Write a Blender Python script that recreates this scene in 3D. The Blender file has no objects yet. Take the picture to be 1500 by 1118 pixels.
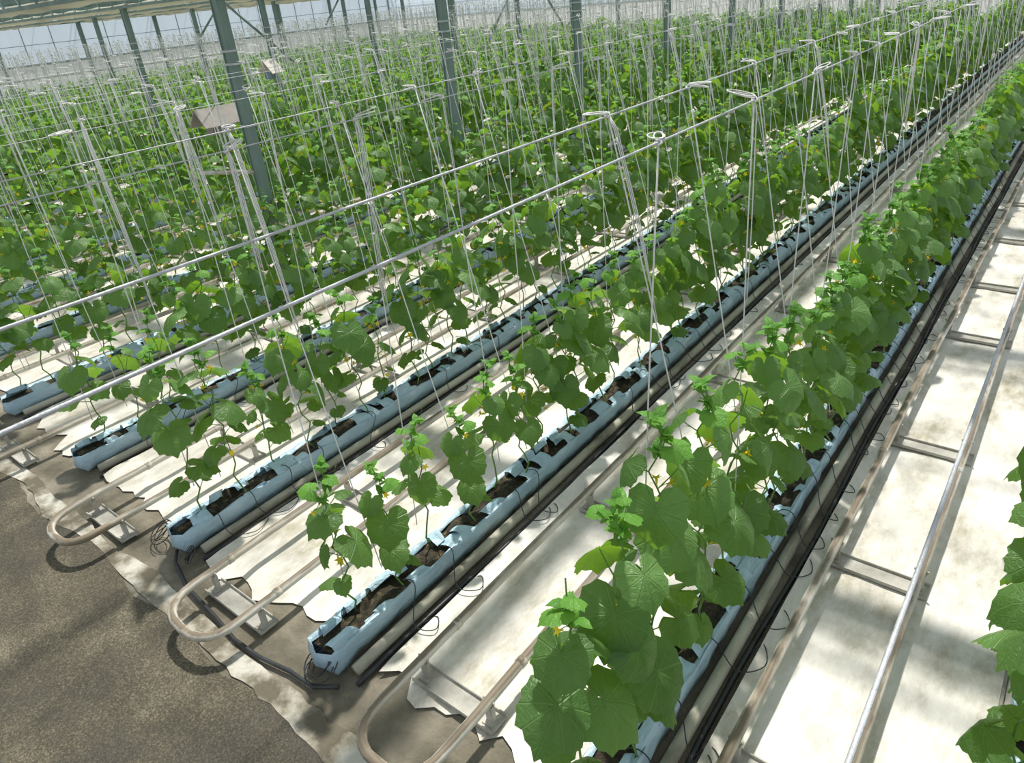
import bpy, math, random
import numpy as np
from mathutils import Vector, Matrix, noise
PI = math.pi
C = bpy.context.scene.collection
rnd = random.Random(7)

# ---------------------------------------------------------------- camera
CAM = Vector((0, 0, 3.08))
RM = Matrix(((0.78449355, -0.20948723, 0.58368225),
             (0.61338287, 0.40065647, -0.68061431),
             (-0.09127607, 0.89195823, 0.4428083)))
FPX = 1043.03
cd = bpy.data.cameras.new('camera'); cam = bpy.data.objects.new('camera', cd); C.objects.link(cam)
cam.matrix_world = Matrix.Translation(CAM) @ RM.to_4x4()
cd.sensor_width = 36; cd.lens = FPX * 36 / 1500; cd.shift_y = -60 / 1500; cd.clip_start = 0.05; cd.clip_end = 200
bpy.context.scene.camera = cam
RT = RM.transposed()
def proj(p):
    v = RT @ (Vector(p) - CAM)
    if v.z > -0.1: return (-9999, -9999, 0.01)
    return (750 + FPX * v.x / -v.z, 499 - FPX * v.y / -v.z, -v.z)

# ---------------------------------------------------------------- materials
def new_mat(name):
    m = bpy.data.materials.new(name); m.use_nodes = True
    nt = m.node_tree
    for n in list(nt.nodes): nt.nodes.remove(n)
    out = nt.nodes.new('ShaderNodeOutputMaterial')
    return m, nt, out
def N(nt, typ, **kw):
    n = nt.nodes.new(typ)
    for k, v in kw.items():
        if k in n.inputs: n.inputs[k].default_value = v
        else: setattr(n, k, v)
    return n
def ramp(nt, fac, stops):
    r = nt.nodes.new('ShaderNodeValToRGB')
    while len(r.color_ramp.elements) > 1: r.color_ramp.elements.remove(r.color_ramp.elements[-1])
    e = r.color_ramp.elements[0]; e.position = stops[0][0]; e.color = (*stops[0][1], 1)
    for p, c in stops[1:]:
        e = r.color_ramp.elements.new(p); e.color = (*c, 1)
    nt.links.new(fac, r.inputs[0]); return r.outputs[0]
def noise_fac(nt, scale, detail=5, rough=0.6, stretch=(1, 1, 1), coord='Object'):
    tc = nt.nodes.new('ShaderNodeTexCoord'); mp = nt.nodes.new('ShaderNodeMapping')
    mp.inputs['Scale'].default_value = stretch
    nt.links.new(tc.outputs[coord], mp.inputs[0])
    n = nt.nodes.new('ShaderNodeTexNoise'); n.inputs['Scale'].default_value = scale
    n.inputs['Detail'].default_value = detail; n.inputs['Roughness'].default_value = rough
    nt.links.new(mp.outputs[0], n.inputs['Vector']); return n.outputs[0]
def simple(name, stops, scale=6, rough=0.6, metal=0, bump=0.0, stretch=(1, 1, 1), bscale=None, spec=0.5, detail=5, nr=0.6):
    m, nt, out = new_mat(name)
    f = noise_fac(nt, scale, detail, nr, stretch)
    c = ramp(nt, f, stops)
    b = N(nt, 'ShaderNodeBsdfPrincipled', Roughness=rough, Metallic=metal)
    b.inputs['Specular IOR Level'].default_value = spec
    nt.links.new(c, b.inputs['Base Color'])
    if bump:
        f2 = noise_fac(nt, bscale or scale * 4, 4, 0.6, stretch)
        bp = N(nt, 'ShaderNodeBump', Strength=bump, Distance=0.02)
        nt.links.new(f2, bp.inputs['Height']); nt.links.new(bp.outputs[0], b.inputs['Normal'])
    nt.links.new(b.outputs[0], out.inputs[0]); return m

def leaf_mat(name, dark, light, vein, trans, gloss=0.38):
    m, nt, out = new_mat(name); L = nt.links.new
    uv = nt.nodes.new('ShaderNodeUVMap'); uv.uv_map = 'leafspace'
    sx = nt.nodes.new('ShaderNodeSeparateXYZ'); L(uv.outputs[0], sx.inputs[0])
    def M(op, a, b=None, c=None):
        n = nt.nodes.new('ShaderNodeMath'); n.operation = op
        for i, v in enumerate((a, b, c)):
            if v is None: continue
            if isinstance(v, (int, float)): n.inputs[i].default_value = v
            else: L(v, n.inputs[i])
        return n.outputs[0]
    u, v = sx.outputs[0], sx.outputs[1]
    ang = M('ARCTAN2', u, v); r = M('SQRT', M('ADD', M('MULTIPLY', u, u), M('MULTIPLY', v, v)))
    step = math.radians(38)
    d = M('MULTIPLY', M('PINGPONG', ang, step / 2) if False else M('ABSOLUTE', M('SUBTRACT', M('FRACT', M('ADD', M('DIVIDE', ang, step), 0.5)), 0.5)), step)
    dist = M('MULTIPLY', d, r)
    mv = M('SUBTRACT', 1.0, M('SMOOTH_MIN', M('DIVIDE', dist, 0.03), 1.0, 0.1)); 
    mv = M('MAXIMUM', mv, 0.0)
    # finer side veins
    w = nt.nodes.new('ShaderNodeTexVoronoi'); w.feature = 'DISTANCE_TO_EDGE'; w.inputs['Scale'].default_value = 6
    L(uv.outputs[0], w.inputs['Vector'])
    sv = M('MULTIPLY', M('SUBTRACT', 1.0, M('MINIMUM', M('DIVIDE', w.outputs[0], 0.12), 1.0)), 0.22)
    vf = M('MINIMUM', M('MAXIMUM', mv, sv), 1.0)
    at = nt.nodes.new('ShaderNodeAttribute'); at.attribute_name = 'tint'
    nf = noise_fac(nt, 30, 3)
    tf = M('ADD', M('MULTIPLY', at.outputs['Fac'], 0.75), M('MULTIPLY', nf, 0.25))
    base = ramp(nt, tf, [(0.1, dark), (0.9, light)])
    mx = nt.nodes.new('ShaderNodeMix'); mx.data_type = 'RGBA'
    L(M('MULTIPLY', vf, 0.45), mx.inputs[0]); L(base, mx.inputs[6]); mx.inputs[7].default_value = (*vein, 1)
    b = N(nt, 'ShaderNodeBsdfPrincipled', Roughness=gloss)
    b.inputs['Specular IOR Level'].default_value = 0.5
    L(mx.outputs[2], b.inputs['Base Color'])
    bp = N(nt, 'ShaderNodeBump', Strength=0.6, Distance=0.008)
    L(M('ADD', M('MULTIPLY', vf, -1.0), M('MULTIPLY', noise_fac(nt, 70, 2), .8)), bp.inputs['Height']); L(bp.outputs[0], b.inputs['Normal'])
    tr = nt.nodes.new('ShaderNodeBsdfTranslucent'); tr.inputs[0].default_value = (*trans, 1)
    ms = nt.nodes.new('ShaderNodeMixShader'); ms.inputs[0].default_value = 0.36
    L(b.outputs[0], ms.inputs[1]); L(tr.outputs[0], ms.inputs[2]); L(ms.outputs[0], out.inputs[0])
    return m

MT = {}
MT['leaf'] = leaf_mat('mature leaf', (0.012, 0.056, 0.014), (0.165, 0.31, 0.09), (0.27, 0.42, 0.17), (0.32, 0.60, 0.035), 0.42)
MT['young'] = leaf_mat('young leaf', (0.08, 0.26, 0.03), (0.17, 0.42, 0.06), (0.28, 0.5, 0.12), (0.35, 0.65, 0.05), 0.5)
MT['stem'] = simple('stem green', [(0.3, (0.09, 0.20, 0.03)), (0.7, (0.20, 0.36, 0.08))], 20, 0.6)
MT['flower'] = simple('yellow petal', [(0.3, (0.98, 0.68, 0.01)), (0.7, (1.0, 0.82, 0.03))], 30, 0.6)
MT['string'] = simple('white twine', [(0.3, (0.72, 0.70, 0.68)), (0.7, (0.88, 0.87, 0.85))], 60, 0.8)
MT['wire'] = simple('galvanised strand', [(0.3, (0.44, 0.45, 0.46)), (0.7, (0.62, 0.63, 0.66))], 40, 0.45, 0.2, 0.2, bscale=90)
MT['post'] = simple('weathered galvanised steel', [(0.3, (0.15, 0.215, 0.195)), (0.7, (0.25, 0.33, 0.30))], 5, 0.55, 0.25, stretch=(1, 1, .3))
MT['liner'] = simple('pale blue film', [(0.25, (0.33, 0.49, 0.60)), (0.55, (0.46, 0.62, 0.72)), (0.8, (0.60, 0.73, 0.80))], 7, 0.33, 0, 1.0, stretch=(1, .6, 1), bscale=11)
MT['coir'] = simple('coir', [(0.3, (0.018, 0.016, 0.012)), (0.55, (0.07, 0.055, 0.03)), (0.75, (0.26, 0.19, 0.10))], 25, 0.9, 0, 1.0)
MT['film'] = simple('white ground film', [(0.33, (0.34, 0.30, 0.20)), (0.42, (0.52, 0.48, 0.40)), (0.50, (0.66, 0.62, 0.55)), (0.60, (0.77, 0.73, 0.67))], 2.9, 0.5, 0, 0.7, stretch=(1, .5, 1), bscale=7, detail=12, nr=0.74)
MT['rail'] = simple('worn cream pipe paint', [(0.33, (0.20, 0.15, 0.10)), (0.47, (0.46, 0.40, 0.33)), (0.6, (0.72, 0.67, 0.59))], 5, 0.55, 0, 0.3, stretch=(1, .35, 1), bscale=20, detail=8)
MT['bracket'] = simple('dusty bracket steel', [(0.3, (0.30, 0.28, 0.24)), (0.7, (0.55, 0.52, 0.46))], 8, 0.7)
MT['drain'] = simple('dirty drain pipe', [(0.32, (0.10, 0.085, 0.055)), (0.47, (0.42, 0.39, 0.30)), (0.7, (0.62, 0.59, 0.48))], 4, 0.6, 0, 0.3, stretch=(1, .3, 1), detail=8)
MT['tray'] = simple('grimy grey tray', [(0.35, (0.05, 0.045, 0.035)), (0.6, (0.26, 0.24, 0.20))], 6, 0.7)
MT['black'] = simple('black polythene', [(0.3, (0.012, 0.013, 0.014)), (0.7, (0.04, 0.042, 0.045))], 10, 0.45)
MT['soil'] = simple('algae stained concrete', [(0.3, (0.06, 0.055, 0.035)), (0.5, (0.19, 0.165, 0.12)), (0.72, (0.36, 0.32, 0.25))], 2.2, 0.9, 0, 0.7, bscale=30, detail=9)
MT['paint'] = simple('worn white kerb paint', [(0.42, (0.13, 0.11, 0.075)), (0.50, (0.28, 0.25, 0.19)), (0.62, (0.55, 0.52, 0.45))], 4.2, 0.85, 0, 0.5, bscale=30, detail=9)
def dirty_rail():
    m, nt, out = new_mat('cream pipe with rust and dirt on top'); L = nt.links.new
    f = noise_fac(nt, 5, 8, .6, (1, .3, 1)); c = ramp(nt, f, [(0.34, (0.24, 0.19, 0.13)), (0.47, (0.50, 0.45, 0.37)), (0.6, (0.68, 0.64, 0.56))])
    g = nt.nodes.new('ShaderNodeNewGeometry'); sx = nt.nodes.new('ShaderNodeSeparateXYZ'); L(g.outputs['Normal'], sx.inputs[0])
    f2 = noise_fac(nt, 9, 6, .7, (1, .25, 1))
    ad = nt.nodes.new('ShaderNodeMath'); ad.operation = 'MULTIPLY_ADD'; L(f2, ad.inputs[0]); ad.inputs[1].default_value = 1.3; L(sx.outputs[2], ad.inputs[2])
    mr = N(nt, 'ShaderNodeMapRange'); mr.inputs[1].default_value = 1.30; mr.inputs[2].default_value = 1.58; L(ad.outputs[0], mr.inputs[0])
    mx = nt.nodes.new('ShaderNodeMix'); mx.data_type = 'RGBA'; L(mr.outputs[0], mx.inputs[0]); L(c, mx.inputs[6]); mx.inputs[7].default_value = (.20, .155, .105, 1)
    b = N(nt, 'ShaderNodeBsdfPrincipled', Roughness=0.6); L(mx.outputs[2], b.inputs['Base Color']); L(b.outputs[0], out.inputs[0]); return m
MT['rail'] = dirty_rail()
def asphalt():
    m, nt, out = new_mat('damp asphalt'); L = nt.links.new
    f = noise_fac(nt, 1.1, 6, 0.6); c1 = ramp(nt, f, [(0.36, (0.045, 0.036, 0.022)), (0.5, (0.095, 0.080, 0.052)), (0.66, (0.19, 0.165, 0.115))])
    g = noise_fac(nt, 110, 3, 0.7); c2 = ramp(nt, g, [(0.4, (0.45, 0.45, 0.45)), (0.55, (0.95, 0.95, 0.93)), (0.72, (2.2, 2.1, 2.0))])
    mx = nt.nodes.new('ShaderNodeMix'); mx.data_type = 'RGBA'; mx.blend_type = 'MULTIPLY'; mx.inputs[0].default_value = 1
    L(c1, mx.inputs[6]); L(c2, mx.inputs[7])
    b = N(nt, 'ShaderNodeBsdfPrincipled', Roughness=0.7); L(mx.outputs[2], b.inputs['Base Color'])
    rr = ramp(nt, f, [(0.38, (0.5,) * 3), (0.55, (0.85,) * 3)]); L(rr, b.inputs['Roughness'])
    bp = N(nt, 'ShaderNodeBump', Strength=0.6, Distance=0.008); L(g, bp.inputs['Height']); L(bp.outputs[0], b.inputs['Normal'])
    L(b.outputs[0], out.inputs[0]); return m
MT['asphalt'] = asphalt()
def sheet_mat(name, col, tcol, transp, trans):
    m, nt, out = new_mat(name); L = nt.links.new
    f = noise_fac(nt, 0.6, 6, 0.65, (1, 3, .35)); c = ramp(nt, f, [(0.35, tuple(x * .72 for x in col)), (0.62, col)])
    d = nt.nodes.new('ShaderNodeBsdfDiffuse'); L(c, d.inputs[0])
    t = nt.nodes.new('ShaderNodeBsdfTranslucent'); t.inputs[0].default_value = (*tcol, 1)
    a = nt.nodes.new('ShaderNodeMixShader'); a.inputs[0].default_value = trans; L(d.outputs[0], a.inputs[1]); L(t.outputs[0], a.inputs[2])
    p = nt.nodes.new('ShaderNodeBsdfTransparent')
    b = nt.nodes.new('ShaderNodeMixShader'); b.inputs[0].default_value = transp; L(a.outputs[0], b.inputs[1]); L(p.outputs[0], b.inputs[2])
    L(b.outputs[0], out.inputs[0]); return m
MT['wallfilm'] = sheet_mat('clouded side glazing', (0.62, 0.70, 0.78), (0.80, 0.90, 1.0), 0.25, 0.6)
MT['whitefilm'] = sheet_mat('white lower film', (0.80, 0.79, 0.76), (0.9, 0.9, 0.88), 0.05, 0.45)
MT['screen'] = sheet_mat('folded screen cloth', (0.66, 0.64, 0.55), (0.8, 0.78, 0.68), 0.0, 0.4)
def glass_mat():
    m, nt, out = new_mat('roof glass'); L = nt.links.new
    p = nt.nodes.new('ShaderNodeBsdfTransparent'); p.inputs[0].default_value = (0.97, 0.98, 0.98, 1)
    g = N(nt, 'ShaderNodeBsdfGlossy', Roughness=0.1)
    t = nt.nodes.new('ShaderNodeBsdfTranslucent'); t.inputs[0].default_value = (0.85, 0.88, 0.85, 1)
    a = nt.nodes.new('ShaderNodeMixShader'); a.inputs[0].default_value = 0.5; L(g.outputs[0], a.inputs[1]); L(t.outputs[0], a.inputs[2])
    b = nt.nodes.new('ShaderNodeMixShader'); b.inputs[0].default_value = 0.90; L(a.outputs[0], b.inputs[1]); L(p.outputs[0], b.inputs[2])
    L(b.outputs[0], out.inputs[0]); return m
MT['glass'] = glass_mat()
MT['hood_grey'] = simple('grey brown hood', [(0.3, (0.28, 0.25, 0.22)), (0.7, (0.40, 0.36, 0.32))], 8, 0.7)
MT['hood_white'] = simple('cream hood', [(0.3, (0.70, 0.62, 0.56)), (0.7, (0.80, 0.73, 0.67))], 8, 0.7)
MT['box_blue'] = simple('blue grey box', [(0.3, (0.16, 0.22, 0.28)), (0.7, (0.24, 0.31, 0.38))], 8, 0.5)

# ---------------------------------------------------------------- mesh helpers
class MB:
    def __init__(s): s.v = []; s.f = []; s.m = []; s.uv = {}; s.t = {}
    def face(s, idx, m=0, tint=0.5, uvs=None):
        s.f.append(idx); s.m.append(m); k = len(s.f) - 1
        s.t[k] = tint
        if uvs: s.uv[k] = uvs
    def box(s, c, d, m=0, rot=None):
        b = len(s.v)
        for x in (-.5, .5):
            for y in (-.5, .5):
                for z in (-.5, .5):
                    p = Vector((x * d[0], y * d[1], z * d[2]))
                    if rot is not None: p = rot @ p
                    s.v.append((c[0] + p.x, c[1] + p.y, c[2] + p.z))
        for q in ((0, 1, 3, 2), (4, 6, 7, 5), (0, 4, 5, 1), (2, 3, 7, 6), (0, 2, 6, 4), (1, 5, 7, 3)):
            s.face(tuple(b + i for i in q), m)
    def tube(s, pts, r, n=6, m=0, caps=True, tint=.5):
        P = [Vector(p) for p in pts]; b = len(s.v); rs = r if isinstance(r, (list, tuple)) else [r] * len(P)
        up = None
        for i, p in enumerate(P):
            t = (P[min(i + 1, len(P) - 1)] - P[max(i - 1, 0)])
            t = t.normalized() if t.length > 1e-9 else Vector((0, 0, 1))
            if up is None:
                up = t.cross(Vector((0, 0, 1)) if abs(t.z) < .9 else Vector((1, 0, 0))).normalized()
            else:
                up = (up - t * up.dot(t)); up = up.normalized() if up.length > 1e-6 else t.orthogonal().normalized()
            w = t.cross(up)
            for k in range(n):
                a = 2 * PI * k / n; q = p + (up * math.cos(a) + w * math.sin(a)) * rs[i]
                s.v.append((q.x, q.y, q.z))
        for i in range(len(P) - 1):
            for k in range(n):
                k2 = (k + 1) % n
                s.face((b + i * n + k, b + i * n + k2, b + (i + 1) * n + k2, b + (i + 1) * n + k), m, tint)
        if caps:
            s.face(tuple(b + k for k in range(n))[::-1], m, tint); s.face(tuple(b + (len(P) - 1) * n + k for k in range(n)), m, tint)
    def data(s, name, mats, smooth=True, leafy=False):
        me = bpy.data.meshes.new(name); me.from_pydata(s.v, [], s.f)
        for mm in mats: me.materials.append(MT[mm])
        if len(mats) > 1: me.polygons.foreach_set('material_index', s.m)
        if smooth: me.polygons.foreach_set('use_smooth', [True] * len(s.f))
        if leafy:
            uvl = me.uv_layers.new(name='leafspace'); arr = np.zeros((len(me.loops), 2), dtype=np.float32); li = 0
            for k, f in enumerate(s.f):
                u = s.uv.get(k)
                if u: arr[li:li + len(f)] = u
                li += len(f)
            uvl.data.foreach_set('uv', arr.ravel())
            a = me.attributes.new('tint', 'FLOAT', 'FACE'); a.data.foreach_set('value', np.array([s.t[k] for k in range(len(s.f))], dtype=np.float32))
        me.update(); return me
def link(name, me, parent=None, loc=None):
    o = bpy.data.objects.new(name, me); C.objects.link(o)
    if loc is not None: o.location = loc
    if parent: o.parent = parent
    return o
def tag(o, label=None, cat=None, group=None, kind=None):
    if label: o['label'] = label
    if cat: o['category'] = cat
    if group: o['group'] = group
    if kind: o['kind'] = kind
    return o
def empty(name, loc=(0, 0, 0), label=None, cat=None, group=None):
    o = bpy.data.objects.new(name, None); C.objects.link(o); o.location = loc; o.empty_display_size = .1
    return tag(o, label, cat, group)

def smooth(P, n=5):
    P = [Vector(p) for p in P]; Q = [P[0] * 2 - P[1]] + P + [P[-1] * 2 - P[-2]]; out = []
    for i in range(1, len(Q) - 2):
        a, b, c, d = Q[i - 1], Q[i], Q[i + 1], Q[i + 2]
        for k in range(n):
            t = k / n; out.append(.5 * ((2 * b) + (c - a) * t + (2 * a - 5 * b + 4 * c - d) * t * t + (3 * b - a - 3 * c + d) * t ** 3))
    return out + [P[-1]]

# ---------------------------------------------------------------- layout
ROWS = [0.33, -1.05, -2.57, -4.12, -5.70] + [-7.27 - 1.57 * k for k in range(16)]
WIRES = [(-0.04, 0.48), (-1.035, -1.45), (-2.62, -3.10), (-4.17, -4.62)] + [(r - 0.02, r - 0.47) for r in ROWS[4:]]
# wires hang from z 2.62; every row has one straight above it and one off to its left
WIRES = [(0.55, -0.04)] + WIRES[1:]
WZ = 2.62
Y0 = [1.25, 1.25, 1.25, 1.30, 1.34] + [1.36] * 16     # walkway end of every trough
YEND = 30.5
ROWNAME = ['row at the right edge of the picture', 'row left of the wide bare aisle', 'row whose blue trough end meets the bottom edge',
           'row whose trough ends between the two pipe loops', 'row whose trough ends behind the upper pipe loop']
ORD = ['first', 'second', 'third', 'fourth', 'fifth', 'sixth', 'seventh', 'eighth', 'ninth', 'tenth', 'eleventh', 'twelfth',
       'thirteenth', 'fourteenth', 'fifteenth', 'sixteenth', 'seventeenth', 'eighteenth', 'nineteenth', 'twentieth']

# ---------------------------------------------------------------- leaves and plants
PROF = [(0, 1.02), (10, .94), (24, .86), (40, .86), (52, .91), (66, .86), (82, .81), (98, .84), (114, .88), (130, .87), (146, .80), (160, .68), (171, .48), (180, .14)]
def prof(a):
    a = abs(a) % 360
    if a > 180: a = 360 - a
    for (a0, r0), (a1, r1) in zip(PROF, PROF[1:]):
        if a <= a1: return r0 + (r1 - r0) * (a - a0) / (a1 - a0)
    return .1
def leaf(mb, p, az, pitch, roll, s, mi, tint, rg, res=2, wide=1.0):
    """one blade: base p, azimuth, pitch of the tip below horizontal, half length s"""
    ca, sa = math.cos(az), math.sin(az); ct, st = math.cos(pitch), math.sin(pitch)
    v = Vector((ca * ct, sa * ct, -st)); u = Vector((-sa, ca, 0)); n = u.cross(v) * -1
    if n.z < 0 and pitch < 1.4: n = -n
    cr, sr = math.cos(roll), math.sin(roll)
    u, n = u * cr + n * sr, n * cr - u * sr
    dr = rg.uniform(.35, .85); fo = rg.uniform(.0, .42); wv = rg.uniform(0, 6); wa = rg.uniform(.02, .06)
    rad = {0: [1.0], 1: [.55, 1.0], 2: [.32, .68, 1.0]}[res]; K = {0: 9, 1: 14, 2: 30}[res]
    b = len(mb.v); mb.v.append(tuple(p)); co = [(0., 0.)]
    for ri, q in enumerate(rad):
        for k in range(K):
            a = -180 + 360 * (k + .5) / K if res == 0 else -180 + 360 * k / K
            R = prof(a)
            if res == 2 and ri == 2: R *= 1.0 + (.035 if k % 2 else -.035)
            R *= q; x = math.sin(math.radians(a)) * R * wide; y = math.cos(math.radians(a)) * R + 0.0
            z = -dr * (max(y, -.2) ** 2) * (1 if y > 0 else .4) - fo * abs(x) ** 1.5 * .9 - .22 * x * x + wa * math.sin(4 * math.radians(a) + wv) * q
            if res == 2: z += .02 * math.cos(math.radians(a) * 360 / 38) * math.sin(q * 3) * 1.3
            w = p + (u * x + v * y + n * z) * s
            mb.v.append((w.x, w.y, w.z)); co.append((x, y))
    def add(*ix): mb.face(tuple(b + i for i in ix), mi, tint, [co[i] for i in ix])
    for k in range(K):
        k2 = (k + 1) % K
        add(0, 1 + k, 1 + k2)
        for ri in range(len(rad) - 1):
            o0, o1 = 1 + ri * K, 1 + (ri + 1) * K
            add(o0 + k, o1 + k, o1 + k2, o0 + k2)

def grow(seed, h, res, st, fo, base=(0, 0, 0), lean=(0, 0), yaw=0, size=1.0, dense=1.0):
    """adds one vine of height h to stem builder st and foliage builder fo; returns flower spots"""
    rg = random.Random(seed); base = Vector(base)
    nn = int(h / (0.074 / dense)); pts = []
    wob = rg.uniform(0, 6)
    for i in range(nn + 1):
        t = i / nn
        pts.append(base + Vector((lean[0] * t * h + .022 * math.sin(wob + i * 1.9), lean[1] * t * h + .022 * math.cos(wob * 2 + i * 1.6), t * h)))
    if st is not None:
        st.tube(pts, [0.0058 - .003 * (i / nn) for i in range(nn + 1)], 5 if res == 2 else 3, caps=False)
    spots = []; az = yaw + rg.uniform(0, 6)
    for i in range(1, nn + 1):
        t = i / nn; z = t * h
        az += math.radians(150 + rg.uniform(-35, 35))
        fromtop = nn - i
        s = 0.130 * size * rg.uniform(.85, 1.15)
        if z < .30: s *= .52 + rg.uniform(0, .15)
        elif z < .42: s *= .8
        if fromtop < 6: s *= (.20, .32, .47, .68, .86, 1.)[fromtop]
        if z < .12 or rg.random() < .10: continue
        if z < .32 and rg.random() < .35: continue
        young = fromtop < 3
        pet = s * rg.uniform(.75, 1.15) + .015
        el = rg.uniform(.25, .8) if not young else rg.uniform(.7, 1.1)
        d = Vector((math.cos(az) * math.cos(el), math.sin(az) * math.cos(el), math.sin(el)))
        q = pts[i]; tip = q + d * pet
        if st is not None and (res == 2 or fromtop > 3):
            mid = q + d * pet * .55 - Vector((0, 0, .006))
            st.tube([q, mid, tip], [.0034, .0028, .0024], 4 if res == 2 else 3, caps=False)
        pitch = rg.uniform(.10, 1.05) if not young else rg.uniform(-.5, .25)
        if z < .35: pitch = rg.uniform(.0, .5)
        tint = min(1, max(0, .05 + .75 * t + rg.uniform(-.22, .28)))  # paler up the vine: top light and lower shade put into leaf colour
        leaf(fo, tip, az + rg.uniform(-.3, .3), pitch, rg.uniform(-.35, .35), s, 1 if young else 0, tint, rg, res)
        if young and fromtop < 3:       # folded leaflets around the growing tip
            for j in range(4 if res == 2 else 1):
                leaf(fo, q + Vector((rg.uniform(-.01, .01), rg.uniform(-.01, .01), .012)), az + 2.1 * (j + 1), rg.uniform(-1.2, -.5), 0, .046 * size * rg.uniform(.8, 1.2), 1, rg.random(), rg, min(res, 1), .5)
        if .25 < t < .9 and rg.random() < .5:
            for j in range(rg.choice((1, 1, 2))):
                e2 = rg.uniform(-.5, .3); a2 = az + rg.uniform(-1.3, 1.3); L = rg.uniform(.03, .075)
                f = q + Vector((math.cos(a2) * math.cos(e2), math.sin(a2) * math.cos(e2), math.sin(e2))) * L
                if st is not None and res == 2: st.tube([q, (q + f) / 2 + Vector((0, 0, .006)), f], .0016, 3, caps=False)
                spots.append((f, a2, e2, rg.uniform(.75, 1.2)))
        if res == 2 and st is not None and rg.random() < .16:   # tendril
            a2 = az + 1.5; tp = []
            for j in range(9):
                w = j / 8; tp.append(q + Vector((math.cos(a2), math.sin(a2), .25)) * (.11 * w) + Vector((0, 0, .03 * math.sin(w * 9) * w)))
            st.tube(tp, .0011, 3, caps=False)
    return spots

def star(mb, p, a, e, s):
    d = Vector((math.cos(a) * math.cos(e), math.sin(a) * math.cos(e), math.sin(e) + .4)).normalized()
    u = d.orthogonal().normalized(); w = d.cross(u)
    b = len(mb.v); mb.v.append(tuple(p))
    for k in range(10):
        r = (.021 if k % 2 == 0 else .009) * s; an = PI * k / 5
        q = p + (u * math.cos(an) + w * math.sin(an)) * r + d * (.011 if k % 2 == 0 else .006) * s
        mb.v.append(tuple(q))
    for k in range(10): mb.face((b, b + 1 + k, b + 1 + (k + 1) % 10))
    mb.tube([p - d * .016 * s, p], [.0022 * s, .005 * s], 5)

def star_mesh():
    mb = MB(); star(mb, Vector((0, 0, 0)), 0, PI / 2, 1.0); return mb.data('flower', ['flower'])
STAR = star_mesh()

HEIGHTS = {'short': 0.90, 'mid': 1.15, 'tall': 1.34}
def make_protos(kind, n, res, size):
    out = []
    for i in range(n):
        st, fo = MB(), MB()
        h = HEIGHTS[kind] * random.Random(i * 31 + len(kind)).uniform(.92, 1.08)
        sp = grow(1000 + i * 7 + len(kind) * 113, h, res, st, fo, size=size)
        if res < 2:
            for (p, a, e, s) in sp:
                k0 = len(fo.f); star(fo, p, a, e, s * 1.5)
                for k in range(k0, len(fo.f)): fo.m[k] = 2
        out.append((st.data('stem', ['stem']), fo.data('foliage', ['leaf', 'young', 'flower'], leafy=True), sp))
    return out
PRO = {('short', 2): make_protos('short', 6, 2, 1.0), ('mid', 2): make_protos('mid', 7, 2, 1.05), ('tall', 2): make_protos('tall', 7, 2, 1.08),
       ('tall', 1): make_protos('tall', 10, 1, 1.12), ('mid', 1): make_protos('mid', 8, 1, 1.08)}

# every planting spot
spots = []
for ri, x in enumerate(ROWS):
    rg = random.Random(50 + ri); y = Y0[ri] + .16 + rg.uniform(0, .1); k = 0
    if ri == 0: y = .80
    if ri == 1: y = 1.36
    last = YEND - (0 if ri < 12 else 0)
    while y < last:
        side = k % 2 if ri else 0
        spots.append(dict(row=ri, k=k, x=x + (-.07 if ri == 0 else .02 if ri == 1 else 0) + (.04 if k % 2 else -.04), y=y, side=side, r=rg.random()))
        y += rg.uniform(.20, .32) if ri > 1 else rg.uniform(.27, .40) if y < 3.5 else rg.uniform(.19, .28); k += 1
for s in spots:
    px_, py_, d = proj((s['x'], s['y'], .75)); s['d'] = d
    tx, ty, td = proj((s['x'], s['y'], 1.35))
    s['seen'] = (-60 < px_ < 1570 and py_ < 1230) or (-60 < tx < 1570 and ty < 1200)
    if d < .2: s['seen'] = False
vis = sorted([s for s in spots if s['seen']], key=lambda s: s['d'])
near = vis[:300]; rest = vis[300:]

# per-row order of the nearest plants, for their labels
for s in near:
    s['i'] = sum(1 for q in near if q['row'] == s['row'] and q['y'] < s['y'])

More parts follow.
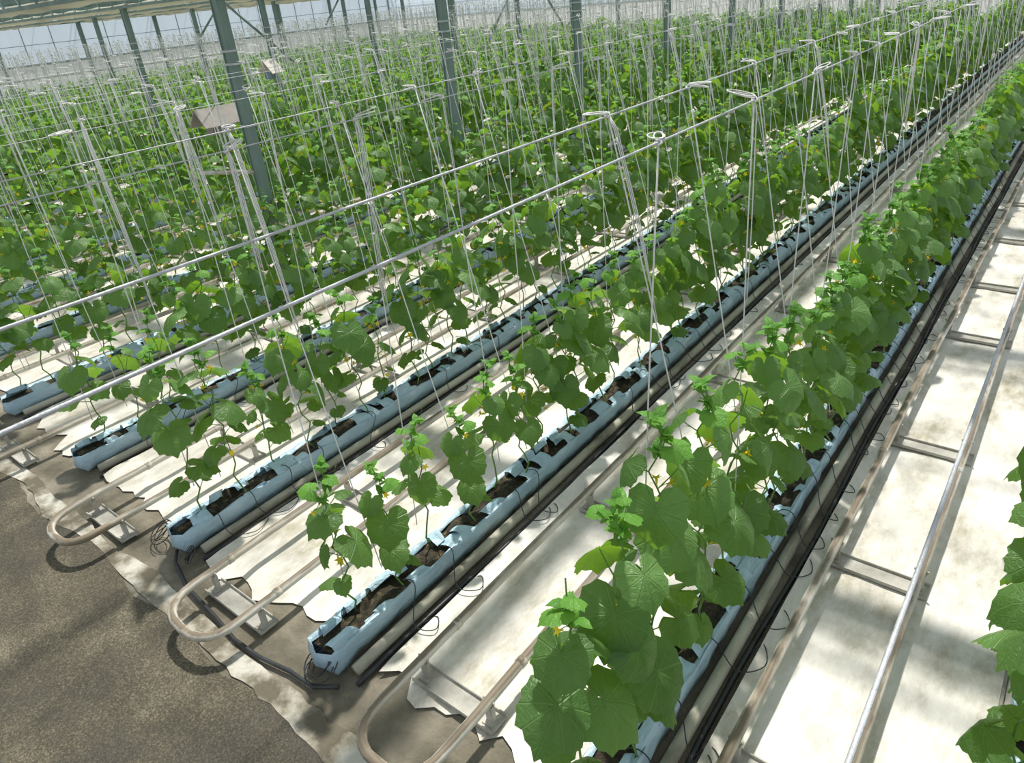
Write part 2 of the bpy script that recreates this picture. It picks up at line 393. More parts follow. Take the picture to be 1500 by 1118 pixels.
PLANTROW = ['at the right edge of the picture', 'beside the wide bare aisle', 'in the row ending by the bottom edge',
            'in the row ending between the pipe loops', 'in the row ending behind the upper pipe loop']
def kind_of(s):
    ri, y, r = s['row'], s['y'], s['r']
    if ri == 0: return 'tall'
    if ri == 1: return 'mid' if y < 1.5 else 'tall'
    if y < 3.2 and ri >= 2: return 'short' if r < .55 else 'mid'
    if y < 5.5 and ri >= 2: return 'mid'
    return 'tall' if r < .75 else 'mid'
def wx(s): return WIRES[s['row']][s['side']]
for n_, s in enumerate(near):
    kd = kind_of(s); res = 2 if s['d'] < 7.5 else 1
    if res == 1 and kd == 'short': kd = 'mid'
    lst = PRO[(kd, res)]; pi = int(s['r'] * 997) % len(lst); st, fo, sp = lst[pi]
    ri = s['row']; rg = random.Random(n_ * 13 + 5)
    if ri < 5 and s['i'] < 18:
        lab = '%s cucumber plant from the walkway end %s' % (ORD[s['i']], PLANTROW[ri]); grp = 'cucumber plants in the near rows'
    elif ri < 5:
        lab = 'leafy cucumber plant far down the line, %s' % PLANTROW[ri]; grp = 'distant cucumber plants ' + PLANTROW[ri]
    else:
        lab = 'cucumber vine in the %s row past the upper pipe loop' % ORD[ri - 5]; grp = 'vines of the %s row past the upper pipe loop' % ORD[ri - 5]
    e = empty('cucumber_plant', (s['x'], s['y'], .15), lab, 'plant', grp)
    e.rotation_euler = (rg.uniform(-.05, .05), (wx(s) - s['x']) / 2.5 * .35 + rg.uniform(-.05, .05), rg.uniform(0, 6.28))
    # a yaw about the stem, then the lean towards its wire
    q = Matrix.Rotation((wx(s) - s['x']) / 2.5 * .3 + (-.05 if s['row'] == 0 else .03), 4, 'Y') @ Matrix.Rotation(rg.uniform(0, 6.28), 4, 'Z')
    e.rotation_euler = q.to_euler(); sc = rg.uniform(.93, 1.07); e.scale = (sc, sc, sc)
    s['sc'] = sc
    link('stem', st, e); link('foliage', fo, e)
    if res == 2:
        for (p, a, el, fs) in sp[:8]:
            f = link('flower', STAR, e); f.location = p
            d = Vector((math.cos(a) * math.cos(el), math.sin(a) * math.cos(el), math.sin(el) + .4)).normalized()
            f.rotation_euler = d.to_track_quat('Z', 'Y').to_euler(); f.scale = (fs * 1.3,) * 3

# the uncounted mass of plants behind them: one object
fo, st, fl = MB(), MB(), MB()
for j, s in enumerate(rest):
    h = random.Random(j).uniform(1.25, 1.55)
    sp = grow(90000 + j, h, 1 if s['d'] < 9.5 else 0, None, fo, (s['x'], s['y'], .15), ((wx(s) - s['x']) * .18, 0), size=1.2, dense=.95)
    for (p, a, e_, fs) in sp[::2]:
        b = len(fo.v)
        for k in range(3): fo.v.append((p.x + .03 * math.cos(k * 2.1), p.y + .015 * math.sin(k * 2.1), p.z + .03 * math.sin(k * 2.1)))
        fo.face((b, b + 1, b + 2), 2)
mass = link('cucumber_plants_beyond', fo.data('cucumber_plants_beyond', ['leaf', 'young', 'flower'], leafy=True))
tag(mass, 'sea of bright green cucumber vines stretching to the far walls', 'plants', kind='stuff')

# ---------------------------------------------------------------- strings
def string_mesh(dx, seed):
    """a twine from its knot on the wire (origin) down to the crown foot of its plant, plus the spare twine hanked at the knot"""
    rg = random.Random(seed); mb = MB(); L = WZ - .35
    pts = []
    for i in range(6):
        t = i / 5; pts.append((dx * t + .006 * math.sin(t * PI) * rg.uniform(-1, 1), rg.uniform(-.004, .004), -L * t))
    mb.tube(pts, .0031, 5)
    hk = MB(); k = rg.choice((0, 0, 0, 1, 1, 2))
    a = rg.uniform(0, 6.28); L2 = rg.uniform(.07, .14)
    for j in range(2):      # loops of spare twine sticking out from the knot
        lp = []; aj = a + rg.uniform(-.25, .25); ej = rg.uniform(-.2, .35); wd = rg.uniform(.014, .03)
        for i in range(13):
            w = i / 12 * 2 * PI; r = (1 - math.cos(w)) / 2 * L2 * (.8 + .1 * j); sd = math.sin(w) * wd
            lp.append((math.cos(aj) * r - math.sin(aj) * sd, math.sin(aj) * r + math.cos(aj) * sd, .006 + r * ej + .006 * j - .3 * r * r))
        hk.tube(lp, .0026, 4, caps=False)
    hk.tube([(-.012, 0, .0), (0, .01, .008), (.012, 0, 0), (0, -.01, -.008), (-.012, 0, 0)], .004, 4)
    if k:                   # a doubled tail of spare twine hanging down beside the string
        tl = rg.uniform(.35, 1.0)
        for j in range(1 if k == 1 else 3):
            o = .0045 * j
            hk.tube([(.0, o, 0), (.010 + o + dx * .03, o, -.05), (dx * tl * .28 + .014 + o, o, -tl * .6), (dx * tl * .45 + .010 + o, o, -tl - .05 * j)], .0024, 4)
    return mb.data('twine', ['string']), hk.data('hank', ['string'])
SP = {}
SMIN = {0: 9, 1: 1.80, 2: 1.5}
vis = [s for s in vis if s['row'] == 0 and s['y'] < 1.7 or s['y'] > SMIN.get(s['row'], 1.4)]
near_str = sorted(vis, key=lambda s: s['d'])[:300]
for n_, s in enumerate(near_str):
    w = wx(s); dx = round((s['x'] - w), 2); key = (dx, n_ % 17)
    if key not in SP: SP[key] = string_mesh(dx, hash(key) % 9999)
    tw, hk = SP[key]; ri = s['row']
    if ri < 5 and s.get('i', 99) < 18:
        lab = 'white support twine over the %s plant %s' % (ORD[s['i']], PLANTROW[ri]); grp = 'twines over the near rows'
    elif ri < 5: lab = 'white support twine far down the line, %s' % PLANTROW[ri]; grp = 'distant twines ' + PLANTROW[ri]
    else: lab = 'white twine over the %s row past the upper pipe loop' % ORD[ri - 5]; grp = 'twines of the %s row left of the upper pipe loop' % ORD[ri - 5]
    o = link('support_twine', tw, None, (w, s['y'] + .03 * math.sin(n_), WZ)); tag(o, lab, 'twine', grp)
    r3 = random.Random(n_ * 7 + 1); o.rotation_euler = (r3.uniform(-.045, .045), r3.uniform(-.012, .012), 0)
    h = link('hank', hk, o)
seen_ids = set(id(s) for s in near_str)
mb = MB()
for j, s in enumerate(vis):
    if id(s) in seen_ids: continue
    rg = random.Random(j + 3); w = wx(s); y = s['y'] + rg.uniform(-.08, .08)
    mb.tube([(w, y, WZ), (s['x'], s['y'], .9)], .0038 if s['d'] < 14 else .0048, 3, caps=False)
    if rg.random() < .5: mb.tube([(w, y, WZ), (w + rg.uniform(-.05, .05), y, WZ - rg.uniform(.3, 1.1))], .008, 3, caps=False)
    if rg.random() < .7: mb.box((w, y, WZ + .01), (rg.uniform(.03, .10), .03, .025))
tag(link('support_twines_beyond', mb.data('support_twines_beyond', ['string'])), 'haze of countless white twines over the distant vines', 'twine', kind='stuff')

# ---------------------------------------------------------------- wires
side = ['over the plants', 'off the left of the plants']
for ri, ws in enumerate(WIRES):
    for j, w in enumerate(ws):
        if ri > 17: continue
        mb = MB(); pts = []; ph = ri * 1.3 + j
        y = -1.2
        while y < 31.5:
            pts.append((w, y, WZ + .004 * math.sin(y * .8 + ph))); y += .9 if y < 12 else 3
        mb.tube(pts, .0021 if ri == 0 else .0038 if ri == 1 else .0026 if ri == 2 else .0019 if ri < 6 else .0015, 8)
        where = ROWNAME[ri] if ri < 5 else '%s row past the upper loop' % ORD[ri - 5]
        if ri < 5: where = ['right edge row', 'row beside the wide bare aisle', 'row ending by the bottom edge', 'row ending between pipe loops', 'row ending behind the upper loop'][ri]
        tag(link('crop_wire', mb.data('crop_wire', ['wire'])), 'taut grey crop wire %s, %s' % (side[j], where), 'wire', 'crop wires')

# ---------------------------------------------------------------- troughs, hoses, pipes beside each row
def trough(ri, x):
    rg = random.Random(900 + ri); y0 = Y0[ri]; e = None
    y1 = YEND; step = .07 if ri < 5 else .2
    where = ['at the right edge of the picture', 'beside the wide bare aisle', 'ending at the bottom edge', 'ending between the two pipe loops', 'ending behind the upper pipe loop'][ri] if ri < 5 else 'of the %s row past the upper loop' % ORD[ri - 5]
    e = empty('grow_trough', (x, y0, 0), 'pale blue film-lined grow trough %s' % where, 'trough', 'grow troughs')
    mb = MB(); ys = []; y = 0.
    while y < y1 - y0:
        ys.append(y); y += step if y < 9 else .4
    prof_ = [(-.078, .140), (-.098, .166), (-.104, .150), (-.104, .09), (-.100, .030), (0, .012), (.100, .030), (.106, .09), (.106, .150), (.098, .168), (.076, .140)]
    n = len(prof_)
    for i, y in enumerate(ys):
        for j, (a, b) in enumerate(prof_):
            q = .009 * noise.noise(Vector((j * .7 + ri, y * 9, 0))) * 2; q2 = .012 * noise.noise(Vector((j * .9 + 7, y * 6, ri)))* 2
            if i == 0: a *= 1.0 + .12 * (j in (3, 4, 6, 7))
            mb.v.append((a + q, y + (rg.uniform(-.01, .0) if i == 0 else 0), b + q2 * (.5 if 3 < j < 7 else 1)))
    for i in range(len(ys) - 1):
        for j in range(n - 1): mb.face((i * n + j, i * n + j + 1, (i + 1) * n + j + 1, (i + 1) * n + j))
    # folded film closing the walkway end
    b = len(mb.v); mb.v += [(0, -.03, .14), (-.02, -.045, .05)]
    for j in range(n - 1): mb.face((b if j not in (3, 4, 5, 6) else b + 1, j + 1, j))
    mb.face((b, b + 1, 3)); mb.face((b, 7, b + 1))
    link('film_liner', mb.data('film_liner', ['liner'], smooth=True), e)
    # torn film flaps standing along the rim
    fm = MB(); y = .03
    while y < (14 if ri < 5 else 7):
        for sd in (-1, 1):
            if rg.random() < (.8 if sd > 0 else .7):
                w = rg.uniform(.08, .20); inn = rg.uniform(.03, .13); ya = y + rg.uniform(-.03, .06); up = rg.uniform(.0, .06); sk = rg.uniform(-.04, .04)
                b = len(fm.v); nu, nv = 4, 4; sd_ = rg.random() * 99
                for iu in range(nu + 1):
                    for iv in range(nv + 1):
                        u, v = iu / nu, iv / nv; nz = noise.noise(Vector((u * 2.3, v * 2.1, sd_)))
                        fm.v.append((sd * (.100 - inn * u) + .012 * nz, ya + w * v * (1 - .25 * u) + sk * u, .160 + up * math.sin(u * 2.4) + .022 * nz * (u > 0) - .012 * (u > .8)))
                for iu in range(nu):
                    for iv in range(nv):
                        a_ = b + iu * (nv + 1) + iv; fm.face((a_, a_ + 1, a_ + nv + 2, a_ + nv + 1))
        y += rg.uniform(.12, .24)
    link('film_flap', fm.data('film_flap', ['liner'], smooth=False), e)['kind'] = 'stuff'
    sm = MB(); ys = []; y = .01
    while y < y1 - y0 - .02: ys.append(y); y += .045 if y < 8 and ri < 5 else .35
    cols = (-.09, -.06, -.03, 0, .03, .06, .09)
    for y in ys:
        for a in cols: sm.v.append((a, y, .128 + .05 * noise.noise(Vector((a * 14, y * 6, ri * 3.))) + .014 * noise.noise(Vector((a * 60, y * 40, ri)))))
    m = len(cols)
    for i in range(len(ys) - 1):
        for j in range(m - 1): sm.face((i * m + j, i * m + j + 1, (i + 1) * m + j + 1, (i + 1) * m + j))
    link('substrate', sm.data('substrate', ['coir'], smooth=False), e)
    # bearing gutter under the film
    gm = MB(); gm.box((0, (y1 - y0) / 2 + .06, .006), (.17, y1 - y0 - .1, .012)); gm.box((-.135, (y1 - y0) / 2 + .04, .03), (.012, y1 - y0 - .08, .06)); gm.box((-.06, (y1 - y0) / 2 + .04, .004), (.16, y1 - y0 - .08, .008)); link('base', gm.data('base', ['tray'], smooth=False), e)
    # drain pipe
    dp = MB(); pts = [(x + .165 + .006 * math.sin(q * 1.7 + ri), y0 + .06 + q * 1.2, .034) for q in range(int((y1 - y0) / 1.2))]
    dp.tube(pts, .032, 10)
    tag(link('drain_pipe', dp.data('drain_pipe', ['drain'])), 'dirty cream drain pipe lying beside the trough %s' % where, 'pipe', 'drain pipes')
    # irrigation hose with its drip tubes
    h = MB(); pts = [(x + .238 + .012 * math.sin(q * .9 + ri * 2), y0 + .02 + q * .35, .014) for q in range(int((y1 - y0) / .35))]
    h.tube(pts, .015, 6)
    ho = link('irrigation_hose', h.data('irrigation_hose', ['black'])); tag(ho, 'black irrigation hose lying beside the trough %s' % where, 'hose', 'irrigation hoses')
    cnt = 0
    if ri < 5:
        for s in spots:
            if s['row'] != ri or not s['seen'] or s['y'] > (12 if ri == 1 else 8) or s['y'] < y0 or cnt > 40 or s['r'] < .3: continue
            cnt += 1; y = s['y']; q = rg.uniform(-.18, .18); o = rg.uniform(.0, .12)
            t = MB(); t.tube(smooth([(x + .235, y + q, .02), (x + .25 + o * .4, y + q + .08, .035), (x + .27 + o * .8, y + q * .8 - .01, .04), (x + .20 + o * .5, y + q * .5 - .06 - o * .3, .07), (x + .125, y + .02, .165), (x + .07, y, .20), (x + .02, y, .15)]), .003, 5)
            link('drip_tube', t.data('drip_tube', ['black']), ho)
for ri, x in enumerate(ROWS[:11]): trough(ri, x)

# ---------------------------------------------------------------- heating rails with U ends
RAILS = [(-.66, -.24, 1.0), (-2.07, -1.65, 1.0), (-3.56, -3.08, .90), (-5.0, -4.56, .82), (-6.62, -6.2, .8)] + [(ROWS[k] + .62, ROWS[k] + 1.04, .8) for k in range(6, 11)]
AIS = ['in the wide bare aisle', 'in the bright aisle meeting the bottom edge', 'with its bend on the path near the bottom', 'with its bend at the left above the first loop', 'in the aisle cut by the left edge']
for k, (a, b, yb) in enumerate(RAILS):
    where = AIS[k] if k < 5 else 'in the %s aisle past the left edge aisle' % ORD[k - 5]
    mb = MB(); z = .162; pts = [(a, 30.3, z)]
    y = 30.
    while y > yb + .35: pts.append((a + .004 * math.sin(y * 2.1), y, z)); y -= .5
    mid = (a + b) / 2; hw = (b - a) / 2
    for i in range(13):
        w = PI - PI * i / 12; cx = math.cos(w); sy = math.sin(w)
        sq = lambda v, e: math.copysign(abs(v) ** e, v)
        pts.append((mid + hw * sq(cx, .75), yb + .22 - .22 * sq(sy, .8), z - .012 * sy))
    y = yb + .4
    while y < 30.3: pts.append((b + .004 * math.sin(y * 1.7), y, z)); y += .5
    mb.tube(pts, .0245, 12)
    # welded joint collars
    for xx in (a, b):
        for yy in np.arange(yb + .45 + .3 * (k % 2), 14, 2.9): mb.tube([(xx, yy - .018, z), (xx, yy + .018, z)], .028, 12)
    tag(link('heating_pipe', mb.data('heating_pipe', ['rail'])), 'worn cream U-shaped heating pipe rail %s' % where, 'pipe', 'heating pipe rails')
    ys = [yb + .33] + [yb + .33 + 1.02 + 1.42 * q for q in range(9)]
    if k == 0: ys = [1.95, 3.37, 4.73, 6.6, 7.85, 9.3, 10.8, 12.3, 13.8]
    if k == 1: ys = [1.5, 3.02, 4.94, 6.5, 8.0, 9.5, 11]
    if k > 4: ys = ys[:5]
    for j, y in enumerate(ys):
        e = empty('pipe_support', (mid, y, 0), '%s crossbar from the walkway under pipes %s' % (ORD[j], where.replace('with its bend ', '')), 'bracket', 'pipe supports')
        pm = MB(); w = hw * 2 + .10
        pm.box((0, 0, .022), (w, .11, .006)); pm.box((0, -.055, .030), (w, .006, .022)); pm.box((0, .055, .030), (w, .006, .022))
        link('base_plate', pm.data('base_plate', ['bracket'], smooth=False), e)
        for xx in (-hw, hw):
            um = MB(); um.box((xx, 0, .078), (.045, .022, .112)); um.box((xx, 0, .028), (.06, .07, .006))
            um.tube([(xx - .032, 0, .165), (xx - .024, 0, .142), (xx, 0, .133), (xx + .024, 0, .142), (xx + .032, 0, .165)], .006, 6)
            link('upright', um.data('upright', ['bracket'], smooth=False), e)

# ---------------------------------------------------------------- ground
def struct(name, me): o = link(name, me); o['kind'] = 'structure'; return o
mb = MB(); mb.box((-12, 14, -.06), (60, 60, .1)); struct('floor', mb.data('floor', ['soil'], smooth=False))
def strip(name, mat, x0, x1, ya, yb, z, amp_y, seedv, dxx=.08, ny=6, kind='structure', zn=0.0):
    mb = MB(); xs = np.arange(x0, x1 + 1e-6, dxx); sk = -0.0
    for x in xs:
        f = ya + amp_y * noise.noise(Vector((x * 1.6, seedv, 0))) * 2 + amp_y * .5 * noise.noise(Vector((x * 9, seedv, 4)))
        g = yb + amp_y * noise.noise(Vector((x * 1.6, seedv + 9, 0))) * 2 + amp_y * .6 * noise.noise(Vector((x * 11, seedv, 7)))
        for j in range(ny + 1):
            y = f + (g - f) * j / ny; mb.v.append((x, y, z + zn * noise.noise(Vector((x * 3, y * 3, seedv)))))
    for i in range(len(xs) - 1):
        for j in range(ny):
            a = i * (ny + 1) + j; mb.face((a, a + ny + 1, a + ny + 2, a + 1))
    o = link(name, mb.data(name, [mat])); o['kind'] = kind; return o
strip('path', 'asphalt', -14, 3, -6, .965, -.004, .05, 3.3, ny=3)
strip('trim_1', 'paint', -14, 3, .95, 1.07, -.001, .04, 5.1, ny=3)
# white film sheets, one per aisle
SHX = [(-1.05 + .27, .25), (-2.57 + .27, -1.13), (-4.12 + .27, -2.65), (-5.70 + .27, -4.20), (-7.27 + .27, -5.78)] + [(ROWS[k] + .27, ROWS[k - 1] - .07) for k in range(6, 21)]
for k, (a, b) in enumerate(SHX):
    mb = MB(); y0 = 1.40 if k > 1 else 1.42; nx = 16 if k < 5 else 5
    ys = list(np.arange(0, 9 if k < 5 else 1, .09)) + list(np.arange(9 if k < 5 else 1, 29.4, .7)); rg = random.Random(k)
    off = [(.10 * noise.noise(Vector((i * .45, k * 3.3, 0))) * 2 + rg.uniform(-.012, .012)) for i in range(nx + 1)]
    for y in ys:
        for i in range(nx + 1):
            u = i / nx; x = a + (b - a) * u; yy = y0 + y + (off[i] if y < .6 else 0) * max(0, 1 - y / .6)
            edge = min(u, 1 - u)
            z = .012 + .014 * noise.noise(Vector((x * 4, yy * 1.2, k))) + .007 * noise.noise(Vector((x * 14, yy * 5, k))) + (.025 * (1 - edge / .08) if edge < .08 else 0)
            if y < .02: z = max(.001, z - .012)
            mb.v.append((x, yy, max(z, .002)))
    m = nx + 1
    for i in range(len(ys) - 1):
        for j in range(nx): mb.face((i * m + j, i * m + j + 1, (i + 1) * m + j + 1, (i + 1) * m + j))
    o = link('ground_sheet', mb.data('ground_sheet', ['film']))
    where = AIS[k] if k < 5 else 'in the %s aisle past the left edge aisle' % ORD[k - 5]
    where = where.replace('with its bend on the path near the bottom', 'under the pipe loop nearest the bottom').replace('with its bend at the left above the first loop', 'under the pipe loop at the left')
    tag(o, 'stained white film sheet covering the ground %s' % where, 'ground sheet', 'white ground sheets')
# under-row dark strips are the bare floor.  loose hoses by the trough ends:
mb = MB(); mb.tube([(-2.40, 1.20, .03), (-2.52, 1.13, .02), (-2.70, 1.12, .018), (-2.92, 1.08, .018), (-3.14, 1.07, .018), (-3.40, 1.10, .02), (-3.75, 1.13, .02), (-4.02, 1.2, .02), (-4.1, 1.26, .03)], .012, 8)
tag(link('water_hose', mb.data('water_hose', ['black'])), 'black hose lying on the path edge between two trough ends', 'hose')
def coil(x, y, r, label):
    mb = MB(); pts = []
    for i in range(70):
        a = i * .35; rr = r * (.75 + .25 * math.sin(i * .11)); pts.append((x + rr * math.cos(a), y + rr * .8 * math.sin(a), .03 + .09 * (1 + math.sin(a + i * .02)) * .5))
    mb.tube(pts, .0035, 5); tag(link('tube_coil', mb.data('tube_coil', ['black'])), label, 'tube', 'loose coils of drip tube')
coil(-4.30, 1.28, .10, 'tangle of thin black tube by the trough end between the pipe loops')
coil(-2.55, 1.22, .11, 'loops of thin black tube hanging round the trough end at the bottom edge')
coil(-3.93, 1.27, .05, 'small coil of black tube between the trough end and a pipe bend')

# ---------------------------------------------------------------- frame of the greenhouse
PX = [-7.4, -16.4, -25.4]
PY = [4.53 + 3.33 * k for k in range(0, 8)]
LN = ['in the nearest line of posts', 'in the middle line of posts', 'in the line of posts nearest the side wall']
EAVE = 3.42
for i, x in enumerate(PX):
    for k in range(8):
        y = PY[k]
        if proj((x, y, 3.0))[0] < -40 and proj((x, y, 1))[0] < -40: continue
        e = empty('steel_post', (x, y, 0), '%s grey steel post from the left %s' % (ORD[k - (1 if i == 1 else (2 if i == 2 else 0)) if k - (0, 1, 2)[i] >= 0 else 0], LN[i]), 'post', 'steel roof posts')
        m_ = MB(); m_.box((0, 0, EAVE / 2 + .12), (.125, .075, EAVE - .24)); 
        for sx in (-.055, .055): m_.box((sx, 0, EAVE / 2 + .12), (.014, .10, EAVE - .24))
        link('shaft', m_.data('shaft', ['post'], smooth=False), e)
        m_ = MB(); m_.box((0, 0, .13), (.24, .24, .26)); link('footing', m_.data('footing', ['soil'], smooth=False), e)
        m_ = MB()
        for zz in (1.98, 2.62, 2.75): m_.box((0, 0, zz), (.145, .115, .022))
        link('clamp', m_.data('clamp', ['wire'], smooth=False), e)
# cross bracing between posts
def beam(name, p0, p1, w, mat, label, cat, grp):
    mb = MB(); mb.tube([p0, p1], w, 6); return tag(link(name, mb.data(name, [mat])), label, cat, grp)
beam('brace', (-16.4, 10.2, 3.38), (-16.4, 11.75, 1.9), .03, 'post', 'diagonal brace sloping down just right of the thickest left post', 'brace', 'diagonal braces')
beam('brace', (-16.4, 22.4, 3.2), (-16.4, 24.0, 1.5), .04, 'post', 'diagonal brace sloping down rightwards in front of the white end wall', 'brace', 'diagonal braces')
beam('brace', (-16.4, 21.2, 3.3), (-16.4, 19.3, 1.35), .04, 'post', 'diagonal brace sloping down leftwards in front of the white end wall', 'brace', 'diagonal braces')
beam('brace', (-25.4, 15.5, 3.4), (-25.4, 14.55, 2.5), .035, 'post', 'short diagonal brace seen just left of the thickest post', 'brace', 'diagonal braces')
beam('brace', (-25.4, 21.1, 3.4), (-25.4, 20.1, 2.4), .035, 'post', 'short diagonal brace above the vines, left of the middle of the top edge', 'brace', 'diagonal braces')
# gutters along the posts, trusses across, screens folded beneath the roof
for i, x in enumerate([-2.9 + 4.5] + [-2.9 - 4.5 * k for k in range(8)]):
    mb = MB(); mb.box((x, 14.5, EAVE + .22), (.16, 37, .05)); mb.box((x - .09, 14.5, EAVE + .27), (.012, 37, .10)); mb.box((x + .09, 14.5, EAVE + .27), (.012, 37, .10))
    o = link('roof_gutter', mb.data('roof_gutter', ['post'], smooth=False)); o['kind'] = 'structure'
for k in range(-1, 9):
    y = 4.53 + 3.33 * k
    mb = MB(); mb.box((-16.4, y, EAVE + .03), (37, .05, .05)); mb.box((-16.4, y, EAVE + .46), (37, .05, .04))
    for j in range(60): 
        xa = -34.8 + j * .62; mb.tube([(xa, y, EAVE + .03), (xa + .31, y, EAVE + .46), (xa + .62, y, EAVE + .03)], .010, 4)
    struct('roof_truss', mb.data('roof_truss', ['post'], smooth=False))
    mb = MB(); xs = np.arange(-34.4, 2.2, .3)
    for x in xs:
        for a in range(8):
            w = 2 * PI * a / 8; rr = .085 + .035 * noise.noise(Vector((x * 2, k * 5, a * .4)))
            mb.v.append((x, y + .17 + rr * 1.6 * math.cos(w), EAVE + .02 + rr * .8 * math.sin(w) - .012 * math.sin(x * 5)))
    for i in range(len(xs) - 1):
        for a in range(8): mb.face((i * 8 + a, i * 8 + (a + 1) % 8, (i + 1) * 8 + (a + 1) % 8, (i + 1) * 8 + a))
    tag(link('shade_screen', mb.data('shade_screen', ['screen'])), 'cream shade screen gathered in a roll under the %s roof truss from the walkway' % ORD[k + 1], 'screen', 'gathered shade screens')
    mb = MB(); mb.box((-16.4, y + 1.66, EAVE + .06), (37, .03, .03)); struct('trim_%d' % (k + 3), mb.data('screen_rail', ['post'], smooth=False))
# pitched glass roof in 4.5 m spans: glazing bars + panes
for i in range(9):
    x0 = 1.6 - 4.5 * i; x1 = x0 - 4.5; xm = (x0 + x1) / 2; z0 = EAVE + .32; z1 = EAVE + 1.35
    mb = MB()
    mb.v += [(x0, -4, z0), (xm, -4, z1), (x1, -4, z0), (x0, 33, z0), (xm, 33, z1), (x1, 33, z0)]
    mb.face((0, 1, 4, 3)); mb.face((1, 2, 5, 4)); struct('roof_glass', mb.data('roof_glass', ['glass'], smooth=False))
    mb = MB()
    for y in np.arange(-4, 33, 1.11): mb.tube([(x0, y, z0), (xm, y, z1 + .01), (x1, y, z0)], .014, 4)
    mb.box((xm, 14.5, z1), (.05, 37, .06)); struct('roof_bars', mb.data('roof_bars', ['post'], smooth=False))
# side wall and end wall
XW, YW = -34.6, 32.2
def wall(name, horizontal):
    mb = MB(); pn = MB(); lo = MB()
    if horizontal:   # along Y at XW
        def P(t, z, o=0): return (XW + o, t, z)
        t0, t1 = -4, YW
    else:
        def P(t, z, o=0): return (t, YW + o, z)
        t0, t1 = XW, 4.5
    pn.v += [P(t0, 1.95), P(t1, 1.95), P(t1, EAVE + .35), P(t0, EAVE + .35)]; pn.face((0, 1, 2, 3))
    ts = np.arange(t0, t1 + .1, .12)
    for t in ts:
        for q in range(5): lo.v.append(P(t, .0 + 2.0 * q / 4, .05 + .03 * noise.noise(Vector((t * 3.1, q * .6, 2)))))
    for i in range(len(ts) - 1):
        for q in range(4): lo.face((i * 5 + q, i * 5 + q + 1, (i + 1) * 5 + q + 1, (i + 1) * 5 + q))
    def bx(ta, tb, za, zb, w):
        c = P((ta + tb) / 2, (za + zb) / 2, .06); d = (w, abs(tb - ta), abs(zb - za)) if horizontal else (abs(tb - ta), w, abs(zb - za)); mb.box(c, d)
    for z in (2.02, EAVE + .02): bx(t0, t1, z - .03, z + .03, .06)
    bx(t0, t1, 2.75, 2.77, .03)
    for i, t in enumerate(np.arange(t0 + .66, t1, 1.11)): bx(t - .012, t + .012, 2, EAVE + .3, .03)
    for t in np.arange(1.2, t1, 3.33): bx(t - .06, t + .06, 0, EAVE, .1) if horizontal else None
    if not horizontal:
        for t in np.arange(t0, t1, 4.5): bx(t - .06, t + .06, 0, EAVE, .1)
    o = struct(name, pn.data(name, ['wallfilm'], smooth=False))
    f = link('panel', lo.data('panel', ['whitefilm']), o); f = link('frame', mb.data('frame', ['post'], smooth=False), o)
wall('wall_left', True); wall('wall_back', False)
# long white pipe in front of the side wall, above the vines
mb = MB(); mb.tube([(-31.5, 5, 1.62), (-31.5, 12, 1.66), (-31.5, 20, 1.62)], .05, 8)
tag(link('white_pipe', mb.data('white_pipe', ['string'])), 'long white pipe running level above the vines along the left wall', 'pipe')
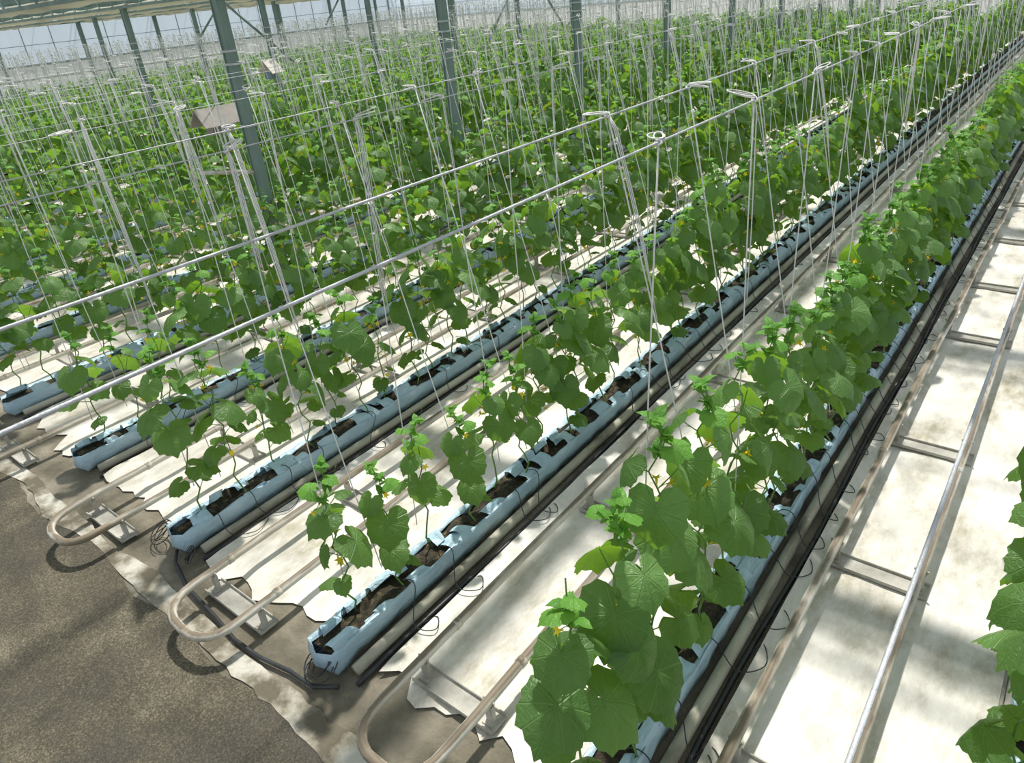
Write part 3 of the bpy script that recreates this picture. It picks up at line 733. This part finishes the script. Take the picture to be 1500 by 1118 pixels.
# hooded sensors hanging in the crop
def hood(loc, w, l, h, mat, yaw, label, box=None):
    e = empty('sensor_hood', loc, label, 'sensor'); e.rotation_euler = (0, 0, yaw)
    mb = MB(); t = .012
    for s_ in (-1, 1):
        mb.v += [(0, -l, h), (0, l, h), (s_ * w, l, 0), (s_ * w, -l, 0), (0, -l, h - t), (0, l, h - t), (s_ * (w - t), l, -t), (s_ * (w - t), -l, -t)]
        b = len(mb.v) - 8
        for q in ((0, 1, 2, 3), (4, 7, 6, 5), (0, 3, 7, 4), (1, 5, 6, 2), (3, 2, 6, 7)): mb.face(tuple(b + i for i in q))
    link('hood', mb.data('hood', [mat], smooth=False), e)
    bm_ = MB(); bm_.box((0, 0, -.04), (w * .8, l * 1.0, .13)); link('housing', bm_.data('housing', [box or mat], smooth=False), e)
    cm = MB(); cm.tube([(0, 0, h), (0, 0, EAVE - loc[2])], .004, 4); link('cord', cm.data('cord', ['wire']), e)
hood((-7.85, 4.45, 2.0), .17, .26, .19, 'hood_grey', 0, 'grey-brown hooded box hanging beside the thickest left post')
hood((-12.4, 8.33, 2.06), .18, .17, .24, 'hood_white', .3, 'cream hooded box with blue underside hanging behind the thickest left post', 'box_blue')
beam('cross_arm', (-7.32, 4.40, 1.50), (-7.9, 4.1, 1.52), .025, 'rail', 'short pale horizontal arm fixed to the thickest left post', 'arm', None)

# ---------------------------------------------------------------- light
w = bpy.data.worlds.new('sky'); bpy.context.scene.world = w; w.use_nodes = True; nt = w.node_tree
bg = nt.nodes['Background']
sky = nt.nodes.new('ShaderNodeTexSky'); sky.sky_type = 'HOSEK_WILKIE'; sky.turbidity = 5.5; sky.ground_albedo = .5
SD = Vector((-.23, .48, 1.0)).normalized(); sky.sun_direction = SD
mx = nt.nodes.new('ShaderNodeMix'); mx.data_type = 'RGBA'; mx.inputs[0].default_value = .75
nt.links.new(sky.outputs[0], mx.inputs[6]); mx.inputs[7].default_value = (0.82, 0.92, 1.0, 1)
nt.links.new(mx.outputs[2], bg.inputs[0]); bg.inputs[1].default_value = 0.9
sd = bpy.data.lights.new('sun', 'SUN'); sd.energy = 5.0; sd.angle = math.radians(2.2); sd.color = (1, .965, .90)
so = bpy.data.objects.new('sun', sd); C.objects.link(so); so.rotation_euler = SD.to_track_quat('Z', 'Y').to_euler(); so.location = (-20, 10, 25)
vs = bpy.context.scene.view_settings
vs.view_transform = 'Standard'; vs.look = 'None'; vs.gamma = 1; vs.use_curve_mapping = False; vs.exposure = 0.03
cy = bpy.context.scene.cycles
cy.max_bounces = 8; cy.transparent_max_bounces = 24; cy.diffuse_bounces = 4; cy.transmission_bounces = 6
